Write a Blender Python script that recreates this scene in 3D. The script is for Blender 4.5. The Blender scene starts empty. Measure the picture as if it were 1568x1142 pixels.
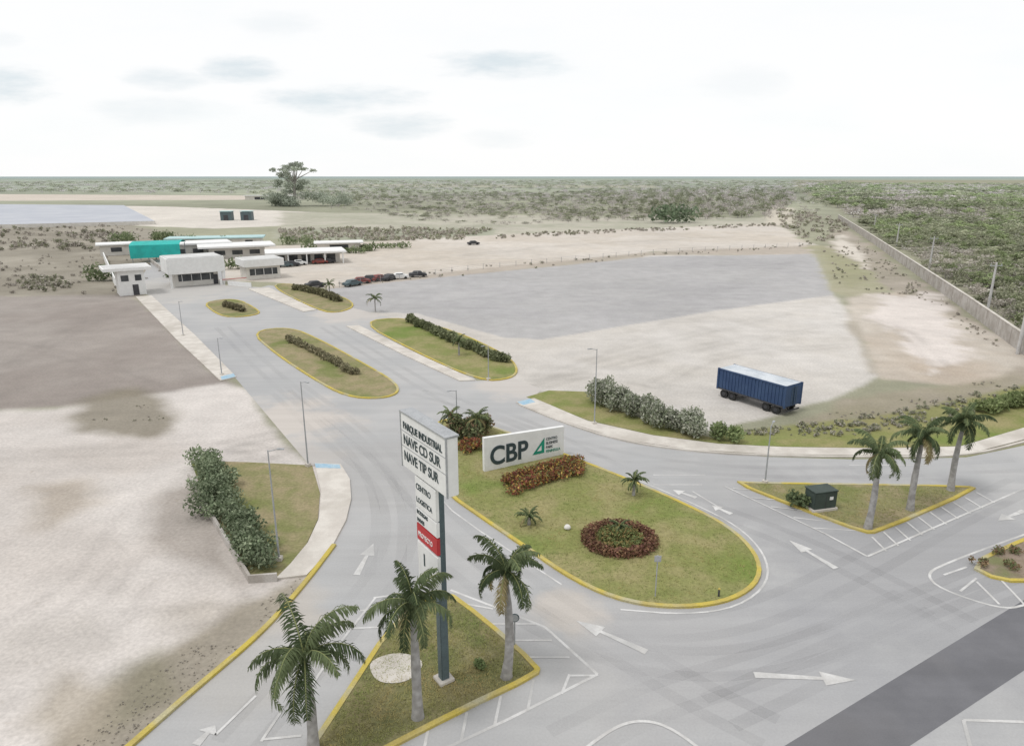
import bpy, bmesh, math, numpy as np
from mathutils import Vector, Matrix
rng=np.random.default_rng(7)
sc=bpy.context.scene
sc.view_settings.view_transform='Standard'; sc.view_settings.look='None'; sc.view_settings.exposure=0
# ---------- camera / survey ----------
CH=24.0; PT=math.radians(16.07); FP=1045.0; cp,sp=math.cos(PT),math.sin(PT)
cam=bpy.data.cameras.new('camera'); cam.lens=24; cam.sensor_width=36; cam.clip_end=60000
co=bpy.data.objects.new('camera',cam); sc.collection.objects.link(co); sc.camera=co
co.location=(0,0,CH); co.rotation_euler=(math.pi/2-PT,0,0)
def G(u,v,z=0):
    dx=(u-784)/FP; dy=(v-571)/FP; t=(CH-z)/(sp+dy*cp)
    return np.array([t*dx,t*(cp-dy*sp)])
def GL(pts): return np.array([G(*p) for p in pts])
def ZT(b,v):   # height of something standing at ground point b whose top is seen at row v
    return CH-b[1]*math.tan(PT+math.atan((v-571)/FP))
def lin(c):
    c=c/255.0
    return c/12.92 if c<.04045 else ((c+.055)/1.055)**2.4
def A(r,g,b,k=1.38): return np.array([lin(r)/k,lin(g)/k,lin(b)/k])
def B(r,g,b):    # leaves: self-shadowed crowns, slightly greyed
    m=(r+g+b)/3;q=.12
    return A(r*(1-q)+m*q+4,g*(1-q)+m*q+3,b*(1-q)+m*q+4,.96)
# ---------- numpy noise ----------
LAT=rng.random((256,256))
def vn(x,y):
    xi=np.floor(x).astype(int);yi=np.floor(y).astype(int);fx=x-xi;fy=y-yi
    fx=fx*fx*(3-2*fx);fy=fy*fy*(3-2*fy)
    a=LAT[xi&255,yi&255];b=LAT[(xi+1)&255,yi&255];c=LAT[xi&255,(yi+1)&255];d=LAT[(xi+1)&255,(yi+1)&255]
    return (a*(1-fx)+b*fx)*(1-fy)+(c*(1-fx)+d*fx)*fy-.5
def fbm(x,y,o=4):
    s=0;a=1
    for i in range(o): s=s+a*vn(x*2**i+17*i,y*2**i+5*i);a*=.55
    return s
def inside(P,poly):
    x,y=P[:,0],P[:,1];r=np.zeros(len(P),bool);n=len(poly)
    for i in range(n):
        x1,y1=poly[i];x2,y2=poly[(i+1)%n]
        if y1==y2: continue
        c=((y1>y)!=(y2>y))&(x<(x2-x1)*(y-y1)/(y2-y1)+x1);r^=c
    return r
def pdist(P,poly,closed=True):
    d=np.full(len(P),1e9);n=len(poly)
    for i in range(n if closed else n-1):
        a=poly[i];b=poly[(i+1)%n];e=b-a;w=P-a
        t=np.clip((w@e)/max(e@e,1e-9),0,1)
        d=np.minimum(d,np.hypot(w[:,0]-t*e[0],w[:,1]-t*e[1]))
    return d
def sdf(P,poly):
    d=pdist(P,poly);return np.where(inside(P,poly),-d,d)
def chaikin(P,n=2,closed=True):
    P=[np.array(p) for p in P]
    for _ in range(n):
        Q=[];m=len(P)
        rg=range(m) if closed else range(m-1)
        if not closed: Q.append(P[0])
        for i in rg:
            a=P[i];b=P[(i+1)%m];Q+= [a*.75+b*.25,a*.25+b*.75]
        if not closed: Q.append(P[-1])
        P=Q
    return np.array(P)
# ---------- materials ----------
class NT:
    def __init__(s,nt): s.nt=nt
    def n(s,t,**k):
        x=s.nt.nodes.new(t)
        for a,b in k.items(): setattr(x,a,b)
        return x
    def l(s,a,b): s.nt.links.new(a,b)
    def m(s,op,a,b=None,c=None,clamp=False):
        x=s.n('ShaderNodeMath',operation=op);x.use_clamp=clamp
        for i,v in enumerate((a,b,c)):
            if v is None: continue
            if isinstance(v,(int,float)): x.inputs[i].default_value=v
            else: s.l(v,x.inputs[i])
        return x.outputs[0]
    def mix(s,f,a,b,bt='MIX'):
        x=s.n('ShaderNodeMix',data_type='RGBA',blend_type=bt)
        for i,v in ((0,f),(6,a),(7,b)):
            if isinstance(v,(int,float)): x.inputs[i].default_value=v
            elif isinstance(v,(tuple,list,np.ndarray)): x.inputs[i].default_value=(float(v[0]),float(v[1]),float(v[2]),1)
            else: s.l(v,x.inputs[i])
        return x.outputs[2]
    def noise(s,vec,scale,detail=3,rough=.6):
        x=s.n('ShaderNodeTexNoise');x.inputs['Scale'].default_value=scale;x.inputs['Detail'].default_value=detail;x.inputs['Roughness'].default_value=rough
        s.l(vec,x.inputs['Vector']);return x.outputs[0]
    def mr(s,v,a,b,c=0,d=1,smooth=True):
        x=s.n('ShaderNodeMapRange');x.interpolation_type='SMOOTHSTEP' if smooth else 'LINEAR'
        s.l(v,x.inputs[0])
        for i,q in enumerate((a,b,c,d)): x.inputs[i+1].default_value=q
        return x.outputs[0]
    def grey(s,v):
        cx=s.n('ShaderNodeCombineColor')
        for i in range(3): s.l(v,cx.inputs[i])
        return cx.outputs[0]
def newmat(name):
    m=bpy.data.materials.new(name);m.use_nodes=True;nt=m.node_tree
    b=nt.nodes['Principled BSDF'];b.inputs['Specular IOR Level'].default_value=.25
    return m,NT(nt),b
def pmat(name,c1,c2=None,scale=1.0,rough=.85,bump=.0,fine=12.0,fineamt=.18,spots=(),metal=0,lo=.35,hi=.65,c3=None,streak=None,simple=False):
    m,N,b=newmat(name)
    c1=np.array(c1);c2=c1*.85 if c2 is None else np.array(c2)
    pos=N.n('ShaderNodeNewGeometry').outputs['Position']
    f=N.mr(N.noise(pos,scale),lo,hi)
    col=N.mix(f,c1,c2)
    if c3 is not None: col=N.mix(N.mr(N.noise(pos,scale*.31,3),.48,.68),col,c3)
    if len(spots): nsp=N.m('MULTIPLY',N.m('SUBTRACT',N.noise(pos,.25,4),.5),1.6)
    for (x,y,r,c,s) in spots:
        d=N.n('ShaderNodeVectorMath',operation='DISTANCE');N.l(pos,d.inputs[0]);d.inputs[1].default_value=(x,y,0)
        dd=N.m('ADD',N.m('DIVIDE',d.outputs['Value'],float(r)),nsp)
        col=N.mix(N.m('MULTIPLY',N.mr(dd,.5,1.15,1,0),s),col,c)
    if streak is not None:
        mp=N.n('ShaderNodeMapping');mp.inputs['Rotation'].default_value=(0,0,streak);mp.inputs['Scale'].default_value=(.03,.9,1);N.l(pos,mp.inputs[0])
        col=N.mix(1.0,col,N.mix(N.mr(N.noise(mp.outputs[0],1.0,3),.3,.7),(.96,.96,.96),(1.03,1.03,1.03)),'MULTIPLY')
    g=N.mr(N.noise(pos,fine,2,.7),.25,.75,1-fineamt,1+fineamt,False)
    col=N.mix(1.0,col,N.grey(g),'MULTIPLY')
    N.l(col,b.inputs['Base Color']);b.inputs['Roughness'].default_value=rough;b.inputs['Metallic'].default_value=metal
    if bump>0:
        bp=N.n('ShaderNodeBump');bp.inputs['Strength'].default_value=bump;bp.inputs['Distance'].default_value=.05
        N.l(N.noise(pos,fine*.7,2,.7),bp.inputs['Height']);N.l(bp.outputs[0],b.inputs['Normal'])
    return m
def attrmat(name,rough=.7,ground=False):
    m,N,b=newmat(name)
    at=N.n('ShaderNodeAttribute',attribute_name='Col');col=at.outputs['Color']
    pos=N.n('ShaderNodeNewGeometry').outputs['Position']
    if ground:
        def mul(col,vec,scale,amt,det=3,lo=.3,hi=.7):
            return N.mix(1.0,col,N.grey(N.mr(N.noise(vec,scale,det,.65),lo,hi,1-amt,1+amt,False)),'MULTIPLY')
        for s,a in ((.025,.09),(.3,.08),(4.0,.13)): col=mul(col,pos,s,a)
        mp=N.n('ShaderNodeMapping');mp.inputs['Rotation'].default_value=(0,0,math.radians(-24));mp.inputs['Scale'].default_value=(.12,.8,1);N.l(pos,mp.inputs[0])
        col=mul(col,mp.outputs[0],.4,.035,3)
        t=N.mr(N.noise(pos,1.1,5,.78),.58,.74,0,.42)
        col=N.mix(t,col,N.mix(1.0,col,(.70,.66,.58),'MULTIPLY'))
        N.l(col,b.inputs['Base Color'])
    else:
        N.l(col,b.inputs['Base Color']);b.inputs['Specular IOR Level'].default_value=.12
        tr=N.n('ShaderNodeBsdfTranslucent');N.l(col,tr.inputs[0]);ms=N.n('ShaderNodeMixShader');ms.inputs[0].default_value=.32
        N.l(b.outputs[0],ms.inputs[1]);N.l(tr.outputs[0],ms.inputs[2]);N.l(ms.outputs[0],m.node_tree.nodes['Material Output'].inputs[0])
    b.inputs['Roughness'].default_value=rough
    return m
M_ground=attrmat('ground_soil',.95,True)
M_leaf=attrmat('foliage',.7)
white=pmat('white_paint',(.74,.74,.73),(.69,.69,.68),1.5,.6,fineamt=.04)
cream=pmat('painted_wall',(.64,.62,.58),(.57,.55,.51),.7,.8,fineamt=.08)
roofm=pmat('flat_roof',(.6,.6,.59),(.5,.5,.49),.2,.8,fineamt=.08)
glass=pmat('dark_glass',(.05,.055,.06),(.08,.085,.09),.5,.2)
dark=pmat('dark_metal',(.07,.07,.075),(.05,.05,.055),1,.6)
steel=pmat('galvanised_steel',(.36,.37,.38),(.3,.31,.32),2,.5)
mark=pmat('road_paint_white',A(232,231,229),A(208,206,203),.9,.7,fineamt=.08,c3=A(196,195,193))
yel=pmat('kerb_paint_yellow',A(214,193,88),A(196,178,104),.8,.75,c3=A(196,190,158))
conc=pmat('pale_concrete',A(232,226,217),A(216,209,200),.6,.9,c3=A(204,197,187),fineamt=.08)
def sp_(u,v,r,c,s=1.0):
    p=G(u,v);return (float(p[0]),float(p[1]),r,tuple(c),s)
sand=A(216,208,200)
road_m=pmat('road_concrete',A(188,188,188),A(196,195,194),.12,.9,fine=9,fineamt=.06,c3=A(180,180,181),streak=math.radians(-30),
  spots=[sp_(405,650,9,sand,.9),sp_(470,710,4,sand,.7),sp_(800,590,6,sand,.7),sp_(545,480,9,sand,.7),sp_(1000,1000,6,A(200,197,194),.5),sp_(1450,860,16,A(170,170,172),.7),
         sp_(1150,1000,9,A(176,176,178),.5),sp_(870,935,2.4,A(210,202,193),.8),sp_(1130,740,7,A(174,173,173),.4),sp_(560,720,9,A(182,180,178),.5),sp_(620,860,5,A(177,176,175),.4),sp_(250,445,22,A(206,202,196),.7),sp_(380,1000,5,A(194,190,184),.5),sp_(430,930,3,A(204,196,186),.6)])
asph=pmat('road_asphalt_dark',A(118,118,122),A(128,128,132),.3,.85,fine=14,fineamt=.07,streak=math.radians(-33),c3=A(124,123,125))
grass=pmat('grass_verge',A(140,144,86),A(163,155,110),.3,.95,bump=.5,fine=5,fineamt=.22,c3=A(122,140,68))
grass_dry=pmat('grass_dry',A(148,144,102),A(166,153,120),.5,.95,bump=.5,fine=5,fineamt=.22,c3=A(128,135,80))
grass_dark=pmat('grass_dark',A(120,122,80),A(144,136,98),.5,.95,bump=.5,fine=5,fineamt=.25,c3=A(160,152,114))
bark=pmat('palm_bark',(.36,.35,.34),(.25,.24,.23),3,.9,bump=.4)
shaft=pmat('palm_crownshaft',(.13,.17,.085),(.1,.14,.065),3,.6)
navy=pmat('trailer_blue',(.045,.08,.16),(.035,.065,.14),.6,.5)
navyl=pmat('trailer_roof_pale',(.55,.58,.61),(.42,.46,.5),.6,.5)
rubber=pmat('rubber',(.025,.025,.025),(.035,.035,.035),2,.8)
red=pmat('sign_red',(.5,.045,.05),(.42,.04,.045),1,.5,fineamt=.04)
carred=pmat('car_paint_dull_red',(.22,.06,.05),(.18,.05,.045),1,.5)
txt=pmat('sign_text_dark',(.045,.065,.07),(.04,.06,.065),1,.5)
grn=pmat('sign_green',(.02,.27,.18),(.02,.22,.15),1,.5)
teal=pmat('teal_tarp',(.03,.42,.38),(.03,.35,.32),.5,.6)
tealp=pmat('pale_teal_roof',(.42,.58,.58),(.36,.52,.53),.3,.6)
polem=pmat('sign_post_grey_green',(.1,.135,.145),(.085,.115,.125),1,.5)
boxg=pmat('transformer_dark_green',(.055,.075,.065),(.045,.06,.052),1,.6)
wallm=pmat('block_wall',A(206,201,195),A(184,177,169),.5,.95)
warer=pmat('warehouse_roof',A(200,203,210),A(188,192,201),.05,.6,fineamt=.05)
tyre_m,N_,b_=newmat('tyre_mark_rubber');b_.inputs['Base Color'].default_value=(.16,.16,.165,1);b_.inputs['Roughness'].default_value=.9
ps=N_.n('ShaderNodeNewGeometry').outputs['Position'];N_.l(N_.m('MULTIPLY',N_.mr(N_.noise(ps,.12,2),.2,.8),.085),b_.inputs['Alpha'])
# ---------- mesh helpers ----------
def link(o,parent=None):
    sc.collection.objects.link(o)
    if parent: o.parent=parent
    return o
def empty(name,loc=(0,0,0),rz=0):
    e=bpy.data.objects.new(name,None);e.location=loc;e.rotation_euler=(0,0,rz);e.empty_display_size=.3
    return link(e)
def mesh(name,V,F,mats,mi=None,parent=None,smooth=False):
    me=bpy.data.meshes.new(name);me.from_pydata([tuple(map(float,v)) for v in V],[],[tuple(f) for f in F])
    for m in (mats if isinstance(mats,(list,tuple)) else [mats]): me.materials.append(m)
    if mi is not None: me.polygons.foreach_set('material_index',mi)
    if smooth: me.polygons.foreach_set('use_smooth',[True]*len(me.polygons))
    me.update();o=bpy.data.objects.new(name,me);return link(o,parent)
def mesh_np(name,V,F,C,mat,parent=None):
    k=F.shape[1];me=bpy.data.meshes.new(name)
    me.vertices.add(len(V));me.vertices.foreach_set('co',V.astype(np.float32).ravel())
    me.loops.add(F.size);me.loops.foreach_set('vertex_index',F.astype(np.int32).ravel())
    me.polygons.add(len(F));me.polygons.foreach_set('loop_start',np.arange(0,F.size,k,dtype=np.int32))
    try: me.polygons.foreach_set('loop_total',np.full(len(F),k,dtype=np.int32))
    except Exception: pass
    a=me.color_attributes.new('Col','FLOAT_COLOR','POINT')
    a.data.foreach_set('color',np.hstack([C,np.ones((len(C),1))]).astype(np.float32).ravel())
    me.materials.append(mat);me.update(calc_edges=True);me.validate()
    o=bpy.data.objects.new(name,me);return link(o,parent)
def box(name,c,s,mat,parent=None,bevel=.0,rz=0,rx=0):
    bm=bmesh.new();bmesh.ops.create_cube(bm,size=1)
    bmesh.ops.scale(bm,vec=s,verts=bm.verts)
    if bevel>0: bmesh.ops.bevel(bm,geom=bm.edges[:],offset=bevel,segments=2,affect='EDGES')
    me=bpy.data.meshes.new(name);bm.to_mesh(me);bm.free();me.materials.append(mat)
    o=bpy.data.objects.new(name,me);o.location=c;o.rotation_euler=(rx,0,rz);return link(o,parent)
def cyl(name,p0,p1,r0,r1,mat,parent=None,seg=12):
    p0=Vector(p0);p1=Vector(p1);d=p1-p0
    bm=bmesh.new();bmesh.ops.create_cone(bm,cap_ends=True,segments=seg,radius1=r0,radius2=r1,depth=d.length)
    me=bpy.data.meshes.new(name);bm.to_mesh(me);bm.free();me.materials.append(mat)
    o=bpy.data.objects.new(name,me);o.location=(p0+p1)/2;o.rotation_euler=d.to_track_quat('Z','Y').to_euler();return link(o,parent)
def ccw(P):
    x,y=P[:,0],P[:,1]
    return P if np.sum(x*np.roll(y,-1)-y*np.roll(x,-1))>0 else P[::-1]
def offs(P,d):   # inward for ccw
    n=len(P);o=[]
    for i in range(n):
        a=P[i-1];b=P[i];c=P[(i+1)%n]
        e1=b-a;e1=e1/max(np.hypot(*e1),1e-6);e2=c-b;e2=e2/max(np.hypot(*e2),1e-6)
        t=e1+e2;t=t/max(np.hypot(*t),1e-6);nn=np.array([-t[1],t[0]])
        q=max(.5,abs(e1[0]*t[0]+e1[1]*t[1]));o.append(b+nn*d/q)
    return np.array(o)
def sheet(name,P,z,mat,parent=None,skirt=0):
    P=ccw(np.array(P));bm=bmesh.new();vs=[bm.verts.new((p[0],p[1],z)) for p in P]
    f=bm.faces.new(vs);f.normal_update()
    if skirt:
        lo=[bm.verts.new((p[0],p[1],z-skirt)) for p in P];n=len(P)
        for i in range(n): bm.faces.new((lo[i],lo[(i+1)%n],vs[(i+1)%n],vs[i]))
    bmesh.ops.triangulate(bm,faces=[f])
    me=bpy.data.meshes.new(name);bm.to_mesh(me);bm.free();me.materials.append(mat)
    return link(bpy.data.objects.new(name,me),parent)
def island(name,P,gm,kerb=None,kw=.28,kh=.15,smooth=2):
    P=ccw(chaikin(P,smooth)) if smooth else ccw(np.array(P))
    E=empty(name);Q=offs(P,kw);n=len(P)
    V=[(p[0],p[1],0) for p in P]+[(p[0],p[1],kh) for p in P]+[(p[0],p[1],kh) for p in Q]+[(p[0],p[1],kh-.05) for p in Q]
    F=[]
    for k in range(3):
        for i in range(n):
            j=(i+1)%n;F.append((k*n+i,k*n+j,(k+1)*n+j,(k+1)*n+i))
    mesh('kerb',V,F,kerb or yel,parent=E)
    sheet('grass',offs(P,kw*.9),kh-.035,gm,parent=E)
    return E,P
def strip(name,P,w,z,mat,h=0,parent=None):
    P=np.array(P);n=len(P);L=[];R=[]
    for i in range(n):
        t=P[min(i+1,n-1)]-P[max(i-1,0)];t=t/max(np.hypot(*t),1e-6);nn=np.array([-t[1],t[0]])*w/2
        L.append(P[i]+nn);R.append(P[i]-nn)
    V=[(p[0],p[1],z) for p in L]+[(p[0],p[1],z) for p in R];F=[(n+i,n+i+1,i+1,i) for i in range(n-1)]
    if h:
        V+=[(p[0],p[1],z-h) for p in L]+[(p[0],p[1],z-h) for p in R]
        F+=[(i,i+1,2*n+i+1,2*n+i) for i in range(n-1)]+[(n+i+1,n+i,3*n+i,3*n+i+1) for i in range(n-1)]
        F+=[(0,2*n,3*n,n),(n-1,2*n-1,4*n-1,3*n-1)]
    return mesh(name,V,F,mat,parent=parent)
# ---------- ground with soil zones ----------
rr=[.01,5,10,13];r=14.0
while r<45000: rr.append(r);r*=1.009 if r<1500 else 1.03
rr=np.array(rr)
an=np.radians(np.concatenate([np.arange(-48,48,.25),np.arange(48,312,4.0)]))
R_,A_=np.meshgrid(rr,an,indexing='ij');X=(R_*np.sin(A_)).ravel();Y=(R_*np.cos(A_)).ravel()
Pg=np.stack([X,Y],1);D=np.hypot(X,Y)
w=fbm(X/6,Y/6,5);w2=fbm(X/25+40,Y/25+9,4);w3=fbm(X/140+3,Y/140,4);w5=fbm(X/400,Y/250,4)
col=np.zeros((len(X),3))+A(164,163,140)
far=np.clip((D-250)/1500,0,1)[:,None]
col=col*(1-far)+A(162,170,152)*far  # distance haze painted into the ground colour, paler further out
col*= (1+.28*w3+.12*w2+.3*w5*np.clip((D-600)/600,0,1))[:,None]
v_far=np.clip((D-3500)/9000,0,1)[:,None];col=col*(1-v_far)+A(156,172,170)*v_far  # bluish horizon haze painted into the farthest ground
def GZ(px,c,soft=.8,edge=1.0,amt=1.0,c2=None):
    global col
    poly=GL(px);s=soft*np.clip(D/50,.4,20)
    d=sdf(Pg,poly)+edge*(w*2.2+w2*2.0)*np.clip(D/60,.5,12)
    m=np.clip(.5-d/(2*s),0,1)*amt;m=m*m*(3-2*m)
    cc=np.zeros_like(col)+c
    if c2 is not None:
        k=np.clip(.5+w2*1.3+w*.7,0,1)[:,None];cc=c*(1-k)+c2*k
    col=col*(1-m[:,None])+cc*m[:,None]
GZ([(-300,296),(430,300),(440,306),(-300,309)],A(216,205,192),.3,.15)
GZ([(-300,312),(240,316),(500,326),(520,343),(330,350),(180,345),(-300,350)],A(226,219,209),.3,.2)
GZ([(540,282),(1000,284),(1010,288),(530,287)],A(186,181,162),.3,.3,.6)
GZ([(430,325),(1180,334),(1200,348),(600,372),(420,365)],A(180,179,160),.3,.3,.95,A(198,193,178))
GZ([(430,352),(760,350),(760,362),(600,374),(430,366)],A(168,172,150),.3,.4,.7)
GZ([(1170,318),(1215,318),(1215,345),(1175,345)],A(216,208,192),.3,.2,.9)
# left fields
GZ([(-500,350),(190,343),(330,372),(290,400),(215,460),(-500,470)],A(152,145,131),.5,.3,1,A(174,167,153))
GZ([(-600,458),(208,452),(350,590),(240,612),(-600,660)],A(158,149,142),.5,.3,1,A(172,164,157))
GZ([(-600,648),(80,628),(340,590),(370,600),(470,712),(560,700),(540,860),(160,1200),(-600,1400)],A(222,215,209),.6,.35,1,A(210,202,195))
for px,c,a in [([(60,690),(230,670),(290,690),(200,720),(80,715)],A(204,195,187),.6),([(-100,820),(120,800),(230,850),(150,900),(-60,880)],A(209,201,194),.7),([(250,930),(330,900),(380,930),(290,990)],A(194,185,174),.6),([(0,960),(120,940),(160,990),(20,1010)],A(204,197,190),.6)]: GZ(px,c,1.5,1.2,a)
GZ([(90,640),(200,600),(252,640),(235,662),(170,650)],A(142,134,117),1.0,1.0,.75)
GZ([(45,745),(120,735),(140,770),(80,800)],A(172,159,142),1.2,1.1,.6)
GZ([(255,755),(300,740),(385,885),(375,915),(270,850),(240,800)],A(164,155,146),1.3,.8,.7)
GZ([(465,880),(470,905),(300,1060),(190,1160),(60,1160),(220,1030),(370,925)],A(154,145,128),1.0,.9,.75,A(182,173,155))
GZ([(150,1120),(170,1040),(240,1000),(260,1060)],A(142,137,113),1.2,.9,.55)
GZ([(100,1040),(60,1100),(130,1170),(170,1060)],A(186,175,158),1.2,.9,.65)
# yards
GZ([(330,380),(520,372),(760,360),(1190,342),(1245,375),(1250,395),(1000,385),(540,445),(420,432),(330,430)],A(220,212,202),.3,.25,1,A(212,202,189))
GZ([(500,440),(740,410),(1010,385),(1240,376),(1243,392),(1000,395),(620,432),(510,460)],A(188,177,164),.25,.2,.75)
GZ([(505,455),(1000,392),(1247,389),(1278,452),(1310,500),(1345,575),(1290,605),(1180,640),(1080,660),(890,600),(795,600),(700,545),(560,490)],A(219,214,208),.3,.25,1,A(212,206,198))
GZ([(500,443),(600,432),(1000,393),(1247,389),(1276,452),(1100,475),(830,520),(770,517),(640,480),(540,478)],A(184,182,182),.15,.06,1,A(189,187,186))
GZ([(1243,380),(1330,372),(1400,440),(1300,455),(1275,448)],A(182,176,153),.4,.5,1,A(168,166,136))
GZ([(1255,378),(1320,380),(1345,420),(1300,440),(1270,420)],A(158,157,121),.4,.8,.5)
GZ([(1280,345),(1310,362),(1568,548),(1700,640),(1568,560),(1430,500),(1340,425),(1270,370)],A(184,174,161),.3,.35,1,A(166,158,142))
GZ([(1300,455),(1380,445),(1500,505),(1700,560),(1700,620),(1440,590),(1350,580),(1310,500)],A(208,199,187),.4,.4,1,A(194,180,164))
GZ([(1350,455),(1420,450),(1470,520),(1480,560),(1420,580),(1360,490)],A(230,221,214),.6,1,.9)
GZ([(1220,652),(1230,640),(1300,610),(1420,592),(1540,572),(1700,545),(1700,640),(1400,640)],A(178,168,154),.5,.6,.95,A(160,153,130))
GZ([(1297,492),(1310,492),(1343,570),(1332,573)],A(170,161,145),.3,.25,.55)
GZ([(1270,365),(1290,360),(1335,405),(1325,412)],A(228,220,208),.3,.4,.8)
GZ([(1215,290),(1300,328),(1400,395),(1568,520),(1900,700),(1900,276),(1215,276)],A(164,161,140),.3,.3,.9,A(152,152,128))
GZ([(1100,662),(1200,652),(1400,628),(1568,590),(1700,570),(1700,700),(1568,680),(1480,700),(1100,700)],A(140,146,88),.3,.3,.95,A(158,153,106))
GZ([(1568,760),(2300,640),(2600,700),(2600,1100),(1568,1100)],A(180,175,162),.3,.3,.4)
# wheel tracks worn into the soil
def track(px,amt,gap=1.9,wd=.35):
    P=chaikin(GL(px),3,False);near=np.hypot(Pg[:,0]-P[:,0].mean(),Pg[:,1]-P[:,1].mean())<np.ptp(P,axis=0).max()+10
    i=np.where(near)[0];d=pdist(Pg[i],P,False);dd=np.abs(d-gap/2)
    wv=wd*(1+np.clip(D[i]/120,0,3));m=np.exp(-(dd/wv)**2)*np.clip(.6+w[i]*1.2,0,1)*amt
    col[i]*=(1-m)[:,None]
track([(470,690),(330,700),(180,740),(-50,790)],.16);track([(450,660),(300,690),(200,790),(130,900),(-50,1000)],.14);track([(465,705),(360,680),(200,690),(-100,700)],.12);track([(440,700),(290,760),(210,900),(20,1100)],.12)
track([(320,940),(200,960),(60,1040),(-60,1100)],.12);track([(790,600),(950,560),(1120,520),(1300,500)],.14);track([(800,590),(900,570),(1060,600),(1240,610)],.12);track([(820,580),(980,530),(1200,480)],.12)
track([(1290,480),(1380,500),(1440,560)],.15);track([(560,480),(800,450),(1230,400)],.06,2.2,.5);track([(600,490),(850,480),(1250,420)],.05,2.2,.5);track([(620,400),(900,372),(1200,360)],.12,2.5,.5);track([(20,560),(120,500),(200,470)],.12);track([(-40,520),(100,540),(250,600)],.1)
track([(780,595),(1000,500),(1150,420),(1240,395)],.06,2.4,.5);track([(1000,590),(1100,540),(1290,530)],.12)
col=np.clip(col,.01,.78)
nr,na=len(rr),len(an)
ii,jj=np.meshgrid(np.arange(nr-1),np.arange(na),indexing='ij');j2=(jj+1)%na
F=np.stack([ii*na+jj,(ii+1)*na+jj,(ii+1)*na+j2,ii*na+j2],-1).reshape(-1,4)[:,::-1]
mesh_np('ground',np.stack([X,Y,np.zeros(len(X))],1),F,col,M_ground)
# ---------- road ----------
left_kerb=GL([(120,1215),(200,1142),(300,1055),(395,975),(445,920),(478,880),(512,835),(532,795),(537,755),(522,713)])
roadP=np.vstack([left_kerb,GL([(476,714),(440,672),(362,580),(270,490),(228,452),(205,444),(232,400),(300,385),(345,405),(345,437),(400,440),(412,437),(470,444),(520,458),(535,470),(600,487),(640,500),(730,583),(790,580),(830,596),(806,618),(880,650),(960,675),(1060,690),(1170,699),(1300,703),(1400,702),(1480,700),(1568,682),(1750,620),(2300,590),(2900,900),(2500,2200),(1400,1900),(500,1500)])])
sheet('road',roadP,.006,road_m)
sheet('highway_asphalt',GL([(1850,740),(1568,918),(1200,1142),(985,1275),(1160,1330),(1392,1142),(1568,1026),(2000,770)]),.010,asph)
TE=empty('tyre_marks')
for k,px in enumerate([[(430,600),(520,680),(600,740),(620,830),(560,920),(440,1050),(360,1142)],[(450,590),(560,670),(640,760),(760,870),(900,960),(1060,1060),(1180,1120)],[(640,600),(790,640),(920,710),(1060,770),(1200,820),(1330,880),(1480,960)],[(340,500),(420,580),(540,670),(600,760),(590,880)],[(500,500),(600,560),(700,620),(860,680),(1060,720),(1300,725),(1568,712)],[(1568,860),(1400,930),(1200,1010),(1000,1070),(860,1142)],[(1568,890),(1380,960),(1100,1090)],[(940,960),(1100,960),(1260,900),(1440,800),(1568,740)],[(700,860),(820,950),(1000,1020),(1200,1010),(1400,920)]]):
    P=chaikin(GL(px),3,False)
    for s in (-.95,.95):
        n_=len(P);Q=[]
        for i in range(n_):
            t=P[min(i+1,n_-1)]-P[max(i-1,0)];t=t/np.hypot(*t);Q.append(P[i]+np.array([-t[1],t[0]])*s)
        strip('mark',Q,.7,.0105+.00015*k+.00007*(s>0),tyre_m,parent=TE)
def path(name,px,z=.13,mat=conc,sk=.13,sm=1):
    P=chaikin(GL(px),sm) if sm else GL(px)
    return sheet(name,P,z,mat,skirt=sk)
strip('kerb',chaikin(left_kerb[:-3],2,False),.3,.15,yel,.15)
path('pavement',[(208,455),(232,453),(300,515),(362,578),(338,584),(270,520)],sm=0)
path('pavement',[(482,710),(522,712),(536,735),(538,765),(530,798),(505,845),(470,882),(422,888),(445,865),(472,832),(489,795),(492,755)],sm=0)
path('pavement',[(530,500),(550,499),(640,543),(728,583),(704,584),(620,545)],sm=0)
path('pavement',[(380,443),(412,441),(485,475),(465,478)],sm=0)
path('pavement',[(790,617),(818,611),(900,646),(1000,668),(1100,681),(1200,686),(1350,688),(1470,685),(1568,656),(1720,612),(1740,625),(1568,674),(1480,697),(1350,699),(1180,697),(1060,690),(950,674),(860,645)],sm=0)
strip('kerb',chaikin(GL([(795,620),(860,647),(950,676),(1060,692),(1180,699),(1350,701),(1480,699),(1568,678),(1740,628)]),2,False),.22,.15,conc,.15)
bluep=pmat('accessible_blue',A(165,200,222),A(185,210,224),2)
sheet('ramp_paint',GL([(482,711),(520,713),(522,719),(484,718)]),.136,bluep)
sheet('ramp_paint',GL([(338,578),(358,573),(361,578),(340,583)]),.136,bluep)
sheet('ramp_paint',GL([(792,617),(812,612),(820,617),(800,622)]),.136,bluep)
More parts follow.
